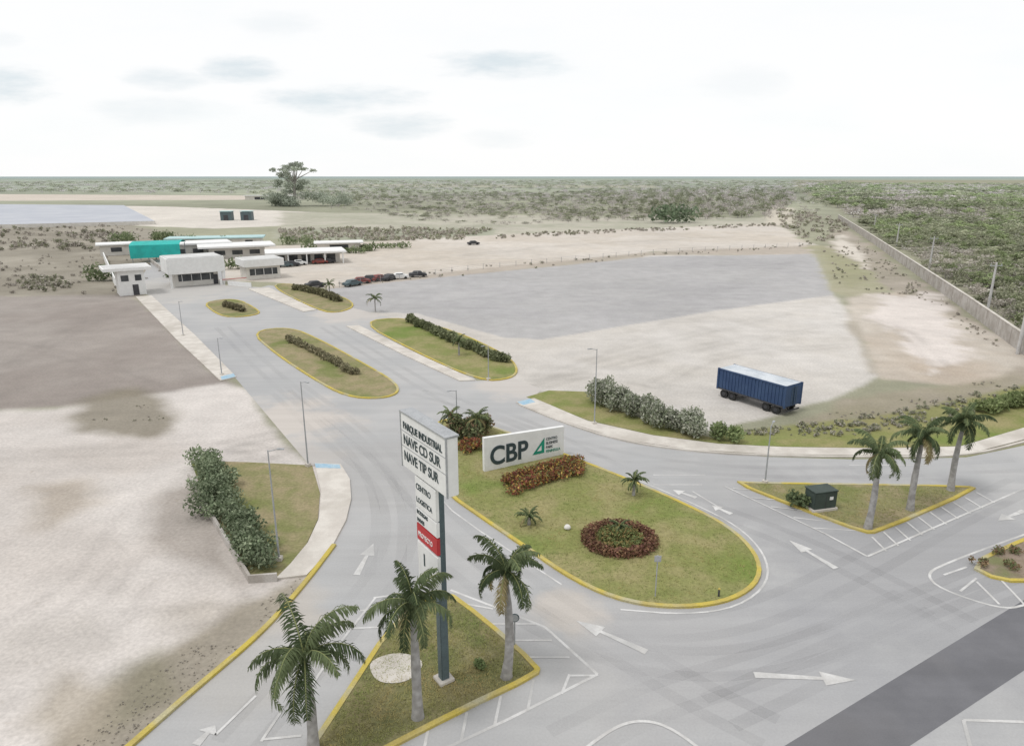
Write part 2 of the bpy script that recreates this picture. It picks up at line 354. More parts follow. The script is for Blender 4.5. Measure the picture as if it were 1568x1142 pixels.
# islands
IA,PA=island('entrance_island',GL([(660,648),(700,640),(760,655),(860,694),(960,733),(1050,772),(1120,808),(1162,850),(1168,890),(1125,922),(1050,934),(960,926),(880,893),(800,838),(730,790),(680,755),(655,700)]),grass)
IB,PB=island('median_island',GL([(382,508),(445,501),(490,520),(560,558),(606,585),(614,602),(585,612),(530,609),(480,582),(420,542)]),grass_dry)
IC,PC=island('median_island',GL([(310,463),(362,457),(392,472),(402,482),(350,488),(325,478)]),grass_dry)
ID,PD=island('median_island',GL([(410,437),(445,434),(520,452),(548,468),(520,480),(488,477)]),grass_dry)
IE,PE=island('verge_island',GL([(548,493),(620,486),(700,508),(775,543),(796,565),(785,581),(735,585),(640,542)]),grass)
IH,PH=island('corner_island',GL([(1118,738),(1160,740),(1300,742),(1480,745),(1498,750),(1345,817),(1322,817),(1230,783)]),grass_dry,smooth=1)
II,PI=island('corner_island',GL([(1478,866),(1568,824),(1760,748),(1800,800),(1600,892),(1530,892)]),pmat('mulch_soil',A(164,147,132),A(146,132,112),1,.95,bump=.5,c3=A(134,136,96)),smooth=1)
IJ,PJ=island('sign_island',GL([(470,1150),(530,1060),(592,965),(640,925),(682,903),(740,945),(828,1022),(824,1036),(700,1095),(560,1168),(490,1200),(440,1195)]),grass_dark,smooth=1)
lp=GL([(292,706),(380,708),(478,713),(490,755),(487,795),(470,832),(443,866),(420,888),(386,892),(335,815)])
sheet('planter_grass',lp,.05,grass_dry,skirt=.05)
strip('retaining_wall',GL([(290,735),(335,812),(383,892),(425,889)]),.18,.55,wallm,.55)
sheet('grass_verge',GL([(806,608),(840,598),(900,600),(980,640),(1080,668),(1110,674),(1250,672),(1400,655),(1568,612),(1720,580),(1720,612),(1568,655),(1470,683),(1350,686),(1200,684),(1100,679),(1000,666),(900,643)]),.03,grass,skirt=.03)
th=np.linspace(0,2*math.pi,28,endpoint=False);c=G(606,1025)
sheet('gravel_bed',[c+np.array([1.3*math.cos(t)*(1+.08*math.sin(3*t)),1.1*math.sin(t)]) for t in th],.14,conc)
# ---------- markings ----------
ml=[]
def mz(): return .014+.0005*(len(ml)%40)
def ln(px,w=.14,sm=0):
    P=GL(px)
    if sm: P=chaikin(P,sm,False)
    ml.append(strip('line',P,w,mz(),mark))
def arrow(a,b,w=.22):
    a=G(*a);b=G(*b);d=b-a;L=np.hypot(*d);d=d/L;n=np.array([-d[1],d[0]]);hl=min(1.6,L*.4)
    q=lambda s,t:(a+d*s+n*t)
    pts=[q(0,-w),q(L-hl,-w/2),q(L-hl,-.5),q(L,0),q(L-hl,.5),q(L-hl,w/2),q(0,w)]
    ml.append(sheet('arrow',pts,mz(),mark))
for a,b in (((690,903),(760,930)),((760,930),(835,960)),((835,960),(915,1032)),((915,1032),(780,1100)),((780,1100),(640,1165))): ln([a,b],.16)
for s in [((655,1118),(647,1160)),((715,1090),(706,1135)),((767,1065),(757,1112)),((817,1040),(808,1088)),((872,1032),(860,1062)),((800,1006),(872,1006)),((775,980),(845,980)),((745,955),(820,955)),((715,925),(755,932)),((872,1034),(912,1034)),((572,915),(612,910)),((550,935),(600,930)),((530,962),(592,960)),((575,915),(520,985)),((520,985),(470,1060)),((400,1132),(462,1126)),((430,1090),(400,1135)),((330,1125),(392,1065))]: ln(s)
ln([(880,1160),(905,1138),(950,1108),(990,1102),(1030,1115),(1090,1160)],.16,2)
ln([(1265,818),(1328,852)],.16);ln([(1328,852),(1568,748),(1700,695)],.16)
for k in np.linspace(0,1,10):
    a=(1335+k*160,822-k*68);ln([a,(a[0]+22+k*6,a[1]+22-k*6)],.14)
ln([(1110,745),(1265,818)],.12)
for a,b in [((1122,748),(1170,752)),((1150,762),(1215,768)),((1180,776),(1250,784)),((1215,792),(1285,800)),((1245,808),(1310,812)),((1000,742),(1075,742)),((1000,727),(1080,727)),((1060,752),(1110,782)),((1300,712),(1420,712))]: ln([a,b],.12)
ln([(1700,772),(1568,818),(1440,865),(1418,880),(1440,902),(1530,932),(1568,928),(1700,880)],.16,2)
for a,b in [((1495,890),(1530,925)),((1530,885),(1568,925)),((1445,880),(1480,868)),((1470,905),(1495,885))]: ln([a,b],.14)
ln([(1568,1105),(1475,1102)],.16);ln([(1475,1102),(1490,1160)],.16)
off=chaikin(GL([(960,728),(1060,770),(1130,805),(1172,848),(1178,892),(1130,930),(1050,941),(950,933)]),2,False)
ml.append(strip('line',off,.14,mz(),mark))
ml.append(strip('line',chaikin(GL([(860,895),(700,790),(672,760)]),1,False),.12,mz(),mark))
for a,b in [((546,880),(572,832)),((990,998),(882,950)),((1280,870),(1208,827)),((1155,1033),(1310,1041)),((1066,762),(1030,750)),((1120,787),(1090,774)),((1568,782),(1528,797)),((300,1140),(330,1110))]: arrow(a,b)
ME=empty('road_markings')
for o in ml: o.parent=ME
# ---------- foliage machinery ----------
def leafcloud(cs,n,size,cols,rg,fill=.45):
    cs=np.array(cs,float);vol=(cs[:,3]*cs[:,4]*cs[:,5])**.66;k=rg.choice(len(cs),n,p=vol/vol.sum())
    d=rg.normal(size=(n,3));d/=np.linalg.norm(d,axis=1)[:,None]
    rad=rg.random(n)**fill
    p=cs[k,:3]+d*(rad*(.8+.35*rg.random(n)))[:,None]*cs[k,3:6]
    a=rg.normal(size=(n,3));a/=np.linalg.norm(a,axis=1)[:,None]
    b=np.cross(a,rg.normal(size=(n,3)));b/=np.linalg.norm(b,axis=1)[:,None]
    s=(size*(.6+.8*rg.random(n)))[:,None]
    V=np.stack([p-a*s,p-b*s*.5,p+a*s,p+b*s*.5],1)
    cols=np.array(cols);cl=cols[rg.integers(0,len(cols),n)]*(.8+.4*rg.random(n))[:,None]
    cl=cl*((.82+.36*rg.random(len(cs)))[k])[:,None]
    return V.reshape(-1,3),np.repeat(cl,4,0)
def stick(p0,p1,r0,r1,c,k=4):
    p0=np.array(p0,float);p1=np.array(p1,float);d=p1-p0;d/=np.linalg.norm(d)
    a=np.cross(d,[.3,.9,.1]);a/=np.linalg.norm(a);b=np.cross(d,a);V=[]
    for i in range(k):
        t0=2*math.pi*i/k;t1=2*math.pi*(i+1)/k
        u0=a*math.cos(t0)+b*math.sin(t0);u1=a*math.cos(t1)+b*math.sin(t1)
        V+=[p0+u0*r0,p0+u1*r0,p1+u1*r1,p1+u0*r1]
    V=np.array(V);return V,np.tile(np.array(c,float),(len(V),1))
def join(L): return np.concatenate([a for a,b in L]),np.concatenate([b for a,b in L])
def quads(V): return np.arange(len(V)).reshape(-1,4)
def treeT(seed,leafc,nleaf=150,ls=.34,h=4.5,wd=2.3,barkc=(.46,.44,.4),nb=6):
    rg=np.random.default_rng(seed);L=[];cs=[]
    th=h*rg.uniform(.2,.3);L.append(stick((0,0,-.2),(0,0,th),.13,.1,barkc,3))
    for i in range(nb):
        a=rg.uniform(0,6.28);q=rg.uniform(.2,1)*wd*.75;z=h*rg.uniform(.4,.9)
        p=(q*math.cos(a),q*math.sin(a),z);L.append(stick((0,0,th*rg.uniform(.7,1)),p,.06,.02,barkc,3))
        cs.append((p[0],p[1],p[2],wd*rg.uniform(.35,.6),wd*rg.uniform(.35,.6),h*rg.uniform(.12,.24)))
        e=np.array(p)+rg.normal(size=3)*np.array([.5,.5,.4])*wd*.35
        L.append(stick(p,e,.03,.01,barkc,3))
    L.append(leafcloud(cs,nleaf,ls,leafc,rg))
    return join(L)
def bushT(seed,leafc,n=60,ls=.2,r=.8,h=.8):
    rg=np.random.default_rng(seed)
    cs=[(rg.normal()*r*.4,rg.normal()*r*.4,h*rg.uniform(.35,.65),r*rg.uniform(.4,.65),r*rg.uniform(.4,.65),h*.45) for _ in range(4)]
    V,C=leafcloud(cs,n,ls,leafc,rg);V[:,2]=np.maximum(V[:,2],.0);return V,C
def scatter(name,T,P,S,tint,rg,zs=None):
    Vs=[];Cs=[];k=rg.integers(0,len(T),len(P));a=rg.uniform(0,6.28,len(P));zs=S*rg.uniform(.8,1.25,len(P)) if zs is None else zs
    for i,(v,c) in enumerate(T):
        idx=np.where(k==i)[0]
        if len(idx)==0: continue
        ca,sa=np.cos(a[idx])[:,None],np.sin(a[idx])[:,None];s=S[idx][:,None]
        x=(v[None,:,0]*ca-v[None,:,1]*sa)*s+P[idx,0][:,None];y=(v[None,:,0]*sa+v[None,:,1]*ca)*s+P[idx,1][:,None]
        z=v[None,:,2]*zs[idx][:,None]
        Vs.append(np.stack([x,y,z],-1).reshape(-1,3));Cs.append((c[None]*tint[idx][:,None,:]).reshape(-1,3))
    V=np.concatenate(Vs);C=np.clip(np.concatenate(Cs),0,.75)
    return mesh_np(name,V,quads(V),C,M_leaf)
def samp(px,n,rg,rmax=4000):
    poly=GL(px);d=np.hypot(poly[:,0],poly[:,1]);az=np.arctan2(poly[:,0],poly[:,1]);out=[];tot=0
    for _ in range(60):
        if tot>=n: break
        r=np.exp(rg.uniform(math.log(d.min()*.9),math.log(min(rmax,d.max()*1.02)),n*3));a=rg.uniform(az.min(),az.max(),n*3)
        P=np.stack([r*np.sin(a),r*np.cos(a)],1);P=P[inside(P,poly)];out.append(P);tot+=len(P)
    return np.concatenate(out)[:n]
def hazet(P,c=(1.42,1.45,1.7)):  # aerial haze painted into plant colours, paler with distance
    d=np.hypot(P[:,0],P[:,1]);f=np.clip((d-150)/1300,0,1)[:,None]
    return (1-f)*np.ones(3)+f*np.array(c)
gs=[B(132,136,108),B(146,149,120),B(120,127,98)];gd=[B(162,156,144),B(148,142,131),B(173,168,157)];gb=[B(118,132,90),B(134,146,102)]
T_green=[treeT(i,gs,160) for i in range(4)]+[treeT(10+i,gb,170) for i in range(2)]
T_dry=[treeT(20+i,gd,80,.26) for i in range(4)]
T_bg=[bushT(40+i,gs+gd) for i in range(5)];T_bd=[bushT(50+i,gd) for i in range(4)]
rg=np.random.default_rng(11)
# woodland beyond the wall: patches of green and bare grey trees
P=samp([(1232,292),(1302,330),(1400,396),(1568,512),(1850,700),(1850,274.5),(1232,274.5)],5600,rg,2500)
d=np.hypot(P[:,0],P[:,1]);S=np.clip(d/175,.65,6)*rg.uniform(.45,1.35,len(P));zz=np.clip(d/480,.55,1.2)*rg.uniform(.5,1.35,len(P))
cl=fbm(P[:,0]/40,P[:,1]/40,3);cg=fbm(P[:,0]/55+50,P[:,1]/75,4)+.0
green=(cg+rg.normal(size=len(P))*.12)>.0
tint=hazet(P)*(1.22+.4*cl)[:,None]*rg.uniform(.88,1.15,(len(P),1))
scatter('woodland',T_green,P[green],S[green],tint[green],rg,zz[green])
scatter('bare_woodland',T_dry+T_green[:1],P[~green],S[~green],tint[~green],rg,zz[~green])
# scrub plain to the horizon
P=samp([(-250,296),(-250,274.3),(1300,274.3),(1290,325),(1190,336),(900,338),(430,328),(420,300)],6500,rg,4000)
P=P[~inside(P,GL([(-250,294),(420,298),(500,310),(500,345),(-250,345)]))]
d=np.hypot(P[:,0],P[:,1]);S=np.clip(d/300,.5,11)*rg.uniform(.4,1.1,len(P));zz=np.clip(d/800,.3,1.2)*rg.uniform(.4,1.1,len(P))
cl=fbm(P[:,0]/120+7,P[:,1]/90,3);keep=rg.random(len(P))<np.clip(.6+cl*1.8,.08,1);P,S,zz,cl=P[keep],S[keep],zz[keep],cl[keep]
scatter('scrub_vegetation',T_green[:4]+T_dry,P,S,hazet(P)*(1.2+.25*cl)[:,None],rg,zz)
P=samp([(520,300),(1210,290),(1215,316),(1175,336),(900,340),(760,346),(640,338),(530,318)],2600,rg,1500)
cl=fbm(P[:,0]/60+3,P[:,1]/60,3);P=P[cl>-.22];d=np.hypot(P[:,0],P[:,1]);k_=np.clip((P[:,0]/P[:,1]+.1)*3,.35,1.1)
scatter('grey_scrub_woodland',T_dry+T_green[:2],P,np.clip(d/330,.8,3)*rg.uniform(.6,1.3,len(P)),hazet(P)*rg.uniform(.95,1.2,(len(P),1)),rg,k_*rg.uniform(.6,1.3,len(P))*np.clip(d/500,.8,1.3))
def weeds(name,px,n,s0,s1,T,rmax=900,thr=-.1,tm=1.0):
    P=samp(px,n,rg,rmax);cl=fbm(P[:,0]/8,P[:,1]/8,3);P=P[cl>thr]
    S=rg.uniform(s0,s1,len(P));scatter(name,T,P,S,np.ones((len(P),3))*tm,rg)
weeds('dry_weeds',[(-100,350),(200,345),(300,372),(205,452),(-100,455)],500,.3,.9,T_bd,tm=1.0)
weeds('dry_weeds',[(-100,352),(180,347),(205,375),(170,385),(-100,385)],420,.8,2.4,T_bg+T_bd,thr=0)
weeds('dry_weeds',[(30,425),(110,425),(110,448),(30,445)],60,.6,1.6,T_bg,thr=0)
weeds('dry_weeds',[(95,640),(200,602),(250,640),(235,660),(170,650)],120,.06,.26,T_bg+T_bd,thr=-.25,tm=1.05)
weeds('roadside_weeds',[(462,884),(440,925),(300,1055),(200,1140),(100,1150),(200,1060),(350,950)],350,.03,.1,T_bd,thr=.0,tm=1.05)
weeds('dry_weeds',[(1250,380),(1330,378),(1420,450),(1290,452)],160,.3,.8,T_bg+T_bd,thr=-.1,tm=1.1)
weeds('dry_weeds',[(1300,360),(1340,385),(1560,545),(1500,520),(1340,410)],130,.2,.55,T_bd+T_bg[:2],tm=1.15)
weeds('verge_shrubs',[(1110,662),(1300,642),(1568,588),(1700,560),(1700,590),(1568,622),(1300,668),(1120,672)],360,.15,.55,T_bg,thr=-.2,tm=1.05)
weeds('dry_weeds',[(1240,632),(1400,605),(1568,570),(1568,590),(1300,640)],140,.1,.28,T_bd+T_bg[:2],thr=-.0,tm=1.1)
weeds('boundary_shrubs',[(520,432),(740,408),(1000,388),(1235,374),(1235,379),(1000,394),(640,430),(520,440)],130,.3,.8,T_bg+T_bd,thr=-.1)
weeds('boundary_shrubs',[(760,360),(1190,342),(1192,346),(760,366)],280,.6,1.4,T_bg+T_bd,thr=-.2,tm=1.05)
weeds('boundary_shrubs',[(430,352),(600,350),(760,352),(700,368),(430,370)],520,1.0,2.2,T_bg+T_bd,thr=-.3,tm=1.25)
weeds('dry_weeds',[(1185,318),(1290,335),(1300,360),(1240,375),(1195,345)],300,.8,2.2,T_bg+T_bd,thr=-.2,tm=1.2)
def tuft(seed):
    rg_=np.random.default_rng(seed);V=[];C=[]
    for i in range(5):
        a=rg_.uniform(0,6.28);l=.09*rg_.uniform(.5,1);q=np.array([math.cos(a),math.sin(a),0])*l;p=np.array([-q[1],q[0],0])*.25
        o=rg_.normal(size=3)*[.06,.06,0]
        V+=[o-p,o+p,o+q+p*.2+[0,0,l*.8],o+q-p*.2+[0,0,l*.8]];C+=[B(150,151,96)*rg_.uniform(.8,1.25)]*4
    return np.array(V),np.array(C)
TT=[tuft(i) for i in range(5)]
for nm,Pp,n in (('entrance_lawn_grass',PA,7000),('sign_island_grass',PJ,6000),('corner_grass',PH,2000)):
    lo,hi=Pp.min(0),Pp.max(0);q=rg.uniform(lo,hi,(n*2,2));q=q[inside(q,offs(Pp,.4))][:n]
    cl=fbm(q[:,0]/2,q[:,1]/2,3);t=np.stack([1+.5*cl,1+.15*cl,.9+.4*cl],1)
    o=scatter(nm,TT,q,rg.uniform(.5,1.2,len(q)),t,rg);o.location.z=.11
# ---------- hedges / shrubs ----------
def hedge(name,px,w,h,cols,ls=.16,dens=260,jit=.2,seed=0,z0=.1):
    rg_=np.random.default_rng(seed+100);P=GL(px);seg=[]
    for a,b in zip(P[:-1],P[1:]):
        L=np.hypot(*(b-a));n=max(1,int(L/(w*.35)))
        for t in np.arange(n)/n: seg.append(a+(b-a)*t)
    seg.append(P[-1]);cs=[]
    for q in seg:
        for k in range(2):
            hh=h*rg_.uniform(.7,1.1);x=q+rg_.normal(size=2)*jit*w;r_=w*rg_.uniform(.28,.5)
            cs.append((x[0],x[1],z0+hh*.52,r_,r_,hh*.5))
    V,C=leafcloud(cs,int(len(cs)*dens*w*h/4),ls,cols,rg_,.38);V[:,2]=np.maximum(V[:,2],z0*.6)
    return mesh_np(name,V,quads(V),np.clip(C,0,1),M_leaf)
og=[B(124,138,108),B(108,124,92),B(144,156,124),B(98,112,82)]
pal=[B(152,157,139),B(136,144,120),B(170,172,155),B(116,126,98)]
hedge('oleander_hedge',[(318,718),(332,762),(367,812),(405,866)],2.3,1.8,og,.13,340,seed=1)
hedge('oleander_hedge',[(908,612),(950,628),(1000,647),(1040,660),(1070,668)],2.6,2.4,pal,.17,270,seed=2)
hedge('round_shrub',[(1108,672),(1116,674)],2.0,1.7,[B(118,136,88),B(136,150,100)],.16,330,seed=3)
hedge('median_hedge',[(440,522),(475,537),(510,556),(540,575)],1.1,.9,[B(134,130,100),B(118,116,86),B(152,144,114)],.17,190,seed=4)
hedge('verge_hedge',[(626,492),(680,518),(740,545),(775,556)],1.4,1.3,[B(114,122,86),B(132,138,102),B(100,108,74)],.2,190,seed=5)
hedge('median_shrub',[(345,470),(372,478)],1.2,1.1,[B(124,118,90),B(108,104,78)],.22,160,seed=6)
hedge('median_shrub',[(455,444),(490,452),(520,463)],1.4,1.3,[B(124,124,90),B(108,104,78)],.26,160,seed=7)
for k,(u,v,wd,hh) in enumerate([(155,430,5,4),(190,372,8,4),(250,370,7,4),(290,378,6,4),(455,374,8,3),(500,382,8,3),(560,384,6,2.5),(535,388,5,2.2),(600,380,6,2),(365,412,4,3),(345,378,6,4),(262,425,2.5,1.5)]):
    hedge('garden_shrub',[(u-8,v),(u+12,v)],wd,hh,[B(114,130,90),B(134,146,106),B(98,112,78)],.4,22,seed=20+k,z0=0)
crot=[B(152,88,68),B(130,72,58),B(188,162,80),B(124,128,74),B(162,110,70),B(110,70,60),B(118,116,70)]
hedge('croton_bed',[(780,752),(830,739),(888,722)],1.7,.8,crot,.12,460,seed=8,z0=.15)
hedge('croton_bed',[(774,740),(830,727),(880,710)],1.5,.8,crot,.12,460,seed=9,z0=.15)
c=G(948,830);rg_=np.random.default_rng(3)
cs=[(c[0]+2.15*math.cos(t),c[1]+1.95*math.sin(t),.35,.55,.5,.38) for t in np.linspace(0,6.28,22,endpoint=False)]
V1,C1=leafcloud(cs,5200,.11,[B(130,92,76),B(114,78,66),B(150,114,84),B(126,104,74)],rg_)
cs=[(c[0]+1.1*math.cos(t),c[1]+1.0*math.sin(t),.4,.6,.6,.35) for t in np.linspace(0,6.28,9,endpoint=False)]+[(c[0],c[1],.7,.7,.7,.5)]
V2,C2=leafcloud(cs,2600,.12,[B(124,134,80),B(106,118,70),B(148,130,80)],rg_)
V=np.concatenate([V1,V2]);mesh_np('round_flower_bed',V,quads(V),np.concatenate([C1,C2]),M_leaf)
hedge('entrance_shrubs',[(690,668),(720,672),(745,668)],2.4,2.3,[B(114,122,84),B(134,110,84),B(126,136,92),B(98,106,74)],.18,280,seed=12,z0=.15)
hedge('entrance_shrubs',[(700,690),(735,692)],1.6,1.0,crot,.14,320,seed=13,z0=.15)
hedge('small_shrub',[(732,1022),(736,1024)],.6,.5,[B(110,130,80),B(130,146,94)],.1,600,seed=14,z0=.15)
hedge('small_shrub',[(1222,775),(1232,778)],1.3,1.3,[B(92,108,72),B(110,124,84)],.14,330,seed=15,z0=.15)
for k,(u,v) in enumerate([(1500,868),(1525,852),(1550,848),(1545,872),(1575,850)]):
    hedge('small_shrub',[(u,v),(u+5,v)],.8,.5,[B(112,120,78),B(138,114,86)],.1,360,seed=60+k,z0=.15)
hedge('verge_hedge',[(1500,632),(1568,618),(1640,598)],2.2,1.3,[B(120,136,84),B(138,150,100),B(106,118,74)],.2,180,seed=70)
hedge('dark_tree_clump',[(1008,341),(1030,342),(1055,341)],15,10,[B(94,112,84),B(112,128,100)],1.1,1.8,seed=71,z0=0)
# ---------- palms ----------
def frondset(n,L,rg_,w=.5,leafc=None,e0=80,e1=-25,st=30,lw=.05):
    Vs=[];Cs=[]
    for f in range(n):
        az=f*2.39996+rg_.normal()*.25;k=(f+.5)/n;el=math.radians(e0+(e1-e0)*k+rg_.normal()*9);LL=L*rg_.uniform(.75,1.12)
        p=np.zeros(3);h=np.array([math.cos(az),math.sin(az),0]);side=np.array([-h[1],h[0],0]);a=el
        base=leafc[rg_.integers(0,len(leafc))]*rg_.uniform(.8,1.2);bend=rg_.uniform(-.25,.25)
        if k>.86 and rg_.random()<.6: base=B(150,138,96)
        for s in range(st):
            t=(s+.5)/st;a=el-(1.5+.6*math.cos(el))*t**1.4;hh=h*math.cos(bend*t)+side*math.sin(bend*t);d=hh*math.cos(a)+np.array([0,0,1])*math.sin(a);q=p+d*LL/st
            r=.028*(1-t)+.007;up=np.cross(side,d)
            Vs+=[p-side*r,p+side*r,q+side*r*.9,q-side*r*.9];Cs+=[B(140,146,92)]*4
            ll=w*LL/2.4*math.sin(math.pi*min(1,(t*.85+.12)))**.55*rg_.uniform(.8,1.15)
            if t>.07:
                for sg in (-1,1):
                    for rep in range(2):
                        dr=rg_.uniform(.1,.5)+(.0 if rep else .35);ld=side*sg*.8+d*rg_.uniform(.3,.7)-np.array([0,0,1])*dr+up*rg_.uniform(-.2,.5);ld/=np.linalg.norm(ld)
                        ld2=ld-np.array([0,0,.7]);ld2/=np.linalg.norm(ld2)
                        o=p+d*LL/st*.5*rep
                        m=o+ld*ll*.5;e=m+ld2*ll*.5;wv=d*lw*.75
                        cc=base*rg_.uniform(.75,1.25)
                        Vs+=[o-wv*.6,o+wv*.6,m+wv,m-wv,m-wv,m+wv,e+wv*.2,e-wv*.2];Cs+=[cc]*8
            p=q
    return np.array(Vs),np.array(Cs)
pc=[B(86,101,66),B(72,87,56),B(100,114,76)]
def royal_palm(u,v,vt,seed,L=2.7):
    b=G(u,v);zt=ZT(b,vt);E=empty('royal_palm',(b[0],b[1],.1));rg_=np.random.default_rng(seed)
    rs=[(.0,.34),(.04,.28),(.25,.22),(.5,.22),(.8,.17),(1,.14)];Vv=[];n=14;H=zt-.9;lx,ly=rg_.normal(size=2)*.12
    for t,rd in rs:
        for i in range(n):
            a=2*math.pi*i/n;Vv.append((rd*math.cos(a)+lx*t*(1-t)*3,rd*math.sin(a)+ly*t*(1-t)*3,H*t-.12*(t==0)))
    Ff=[(k*n+i,k*n+(i+1)%n,(k+1)*n+(i+1)%n,(k+1)*n+i) for k in range(len(rs)-1) for i in range(n)]
    mesh('trunk',Vv,Ff,bark,parent=E,smooth=True)
    cyl('crownshaft',(0,0,H-.02),(0,0,zt-.05),.15,.08,shaft,E)
    V,C=frondset(16+int(rg_.integers(0,5)),L,rg_,.52,pc);V[:,2]+=zt-.15
    mesh_np('fronds',V,quads(V),np.clip(C,0,1),M_leaf,E)
for i,a in enumerate([(480,1152,1000,3.0),(640,1100,920,2.65),(775,1038,870,2.45),(1328,810,692,2.4),(1393,782,664,2.5),(1455,752,644,2.5)]):
    royal_palm(a[0],a[1],a[2],(21,12,3,14,15,16)[i],a[3])
def small_palm(u,v,H,L,seed):
    b=G(u,v);E=empty('small_palm',(b[0],b[1],.1));cyl('trunk',(0,0,0),(0,0,H),.13,.1,bark,E)
    V,C=frondset(14,L,np.random.default_rng(seed),.4,pc,80,-10,14,.05);V[:,2]+=H
    mesh_np('fronds',V,quads(V),np.clip(C,0,1),M_leaf,E)
small_palm(970,760,1.3,1.3,31);small_palm(810,805,.7,1.2,32);small_palm(948,825,.9,.9,33);small_palm(575,478,2.5,2.2,34);small_palm(703,545,2.0,1.6,35);small_palm(505,452,2.2,2.0,36);small_palm(690,670,2.2,1.6,37);small_palm(730,672,2.0,1.6,38)
# distant large tree
b=G(452,316);zt=ZT(b,243)
rgt=np.random.default_rng(5);L=[stick((0,0,0),(1,0,zt*.55),1.3,.9,(.45,.43,.4),8)];cs=[]
for i in range(16):
    a=i*2.4+rgt.uniform(-.4,.4);q=(3+i*.95)*rgt.uniform(.8,1.1);z=zt*(.93-.012*i)-rgt.uniform(0,2.5);p=(q*math.cos(a),q*math.sin(a)*.7,z)
    L.append(stick((1,0,zt*rgt.uniform(.35,.55)),p,.5,.15,(.45,.43,.4),4));cs.append((p[0],p[1],z,rgt.uniform(3,5),rgt.uniform(3,5),rgt.uniform(1.2,2.2)))
for i in range(18):
    a=rgt.uniform(0,6.28);q=rgt.uniform(3,15);cs.append((q*math.cos(a),q*math.sin(a),zt*rgt.uniform(.3,.72),4,4,2.4))
for i in range(16): cs.append((rgt.normal()*20,rgt.normal()*8,rgt.uniform(2,11),9,6,4))
L.append(leafcloud(cs,12000,.7,[B(160,169,152),B(176,184,168),B(144,154,134)],rgt))  # pale leaf colours have the distance haze painted in
V,C=join(L);o=mesh_np('ceiba_tree',V,quads(V),C,M_leaf);o.location=(b[0],b[1],0)
# ---------- pylon sign ----------
PS=empty('pylon_sign')
a0=np.array([-5.2,30.0]);a1=np.array([-2.77,26.5]);dl=(a1-a0);LL=np.hypot(*dl);dl=dl/LL;nf=np.array([dl[1],-dl[0]])*1.0
if nf[1]>0: nf=-nf
rzs=math.atan2(dl[1],dl[0])
def onp(s,z,off): q=a0+dl*s+nf*off;return (q[0],q[1],z)
def panel(name,s0,s1,z0,z1,off,th,mat,bev=0.02):
    return box(name,onp((s0+s1)/2,(z0+z1)/2,off),(s1-s0,th,z1-z0),mat,PS,bev,rzs)
def text(body,origin,xdir,size,mat,parent,ex=.01,bold=0.0,sx=1.0):
    cu=bpy.data.curves.new('lettering','FONT');cu.body=body;cu.size=size;cu.extrude=ex;cu.offset=bold;cu.materials.append(mat)
    o=bpy.data.objects.new('lettering',cu);x=Vector((xdir[0],xdir[1],0)).normalized();z=Vector((0,0,1));n=x.cross(z)
    m=Matrix((x*sx,z,n)).transposed().to_4x4();m.translation=Vector(origin);o.matrix_world=m;link(o)
    o.parent=parent;return o
panel('sign_box',0,LL,10.8,13.5,-.3,.6,white,.03)
panel('frame_lip',-.04,LL+.04,13.5,13.58,-.3,.68,steel,.0)
panel('frame_edge',-.03,.03,10.78,13.51,-.3,.66,steel,0);panel('frame_edge',LL-.03,LL+.03,10.78,13.51,-.02,.08,steel,0)
panel('tray_line',.05,LL-.05,12.62,12.65,-.0,.03,steel,0);panel('tray_line',.05,LL-.05,11.86,11.89,-.0,.03,steel,0)
for i,(t_,z) in enumerate((('PARQUE INDUSTRIAL',12.78),('NAVE CD SUR',12.03),('NAVE TIP SUR',11.22))):
    sz=(.48,.66,.66)[i];text(t_,onp(.25,z,.015),dl,sz,txt,PS,.01,.008,(.8,.84,.8)[i])
for nm,z0,z1,m in (('panel',9.15,10.7,white),('panel',8.35,9.1,white),('panel',7.45,8.3,red),('panel',5.5,7.35,white)):
    panel(nm,1.15,3.15,z0,z1,-.12,.16,m)
for t_,z,sz in (('CENTRO',10.1,.42),('LOGISTICA',9.45,.36),('BODEGAS',8.85,.28),('NAVES',8.45,.28)): text(t_,onp(1.25,z,-.03),dl,sz,txt,PS,.01,.004,.85)
text('PROYECTO',onp(1.3,7.7,-.03),dl,.34,white,PS,.01,.004,.8)
text('1',onp(1.6,6.3,-.03),dl,.9,txt,PS,.01,.01)
bp=G(680,1043)
box('post',(bp[0],bp[1],5.6),(.42,.42,11.2),polem,PS,.03,rzs)
for z in (6.2,8.3,10.3):
    box('bracket',(bp[0]-.25-.3*dl[0],bp[1]-.0+.1,z),(1.6,.12,.14),polem,PS,0,rzs)
for z in (11.4,13.0): box('bracket',(bp[0]-.1,bp[1]-.1,z-.2),(1.2,.14,.2),polem,PS,0,rzs)
box('base_plate',(bp[0],bp[1],.2),(.8,.8,.16),conc,PS,.02,rzs)
box('panel_post',onp(3.0,8.0,-.28),(.12,.12,6.0),polem,PS,0,rzs)
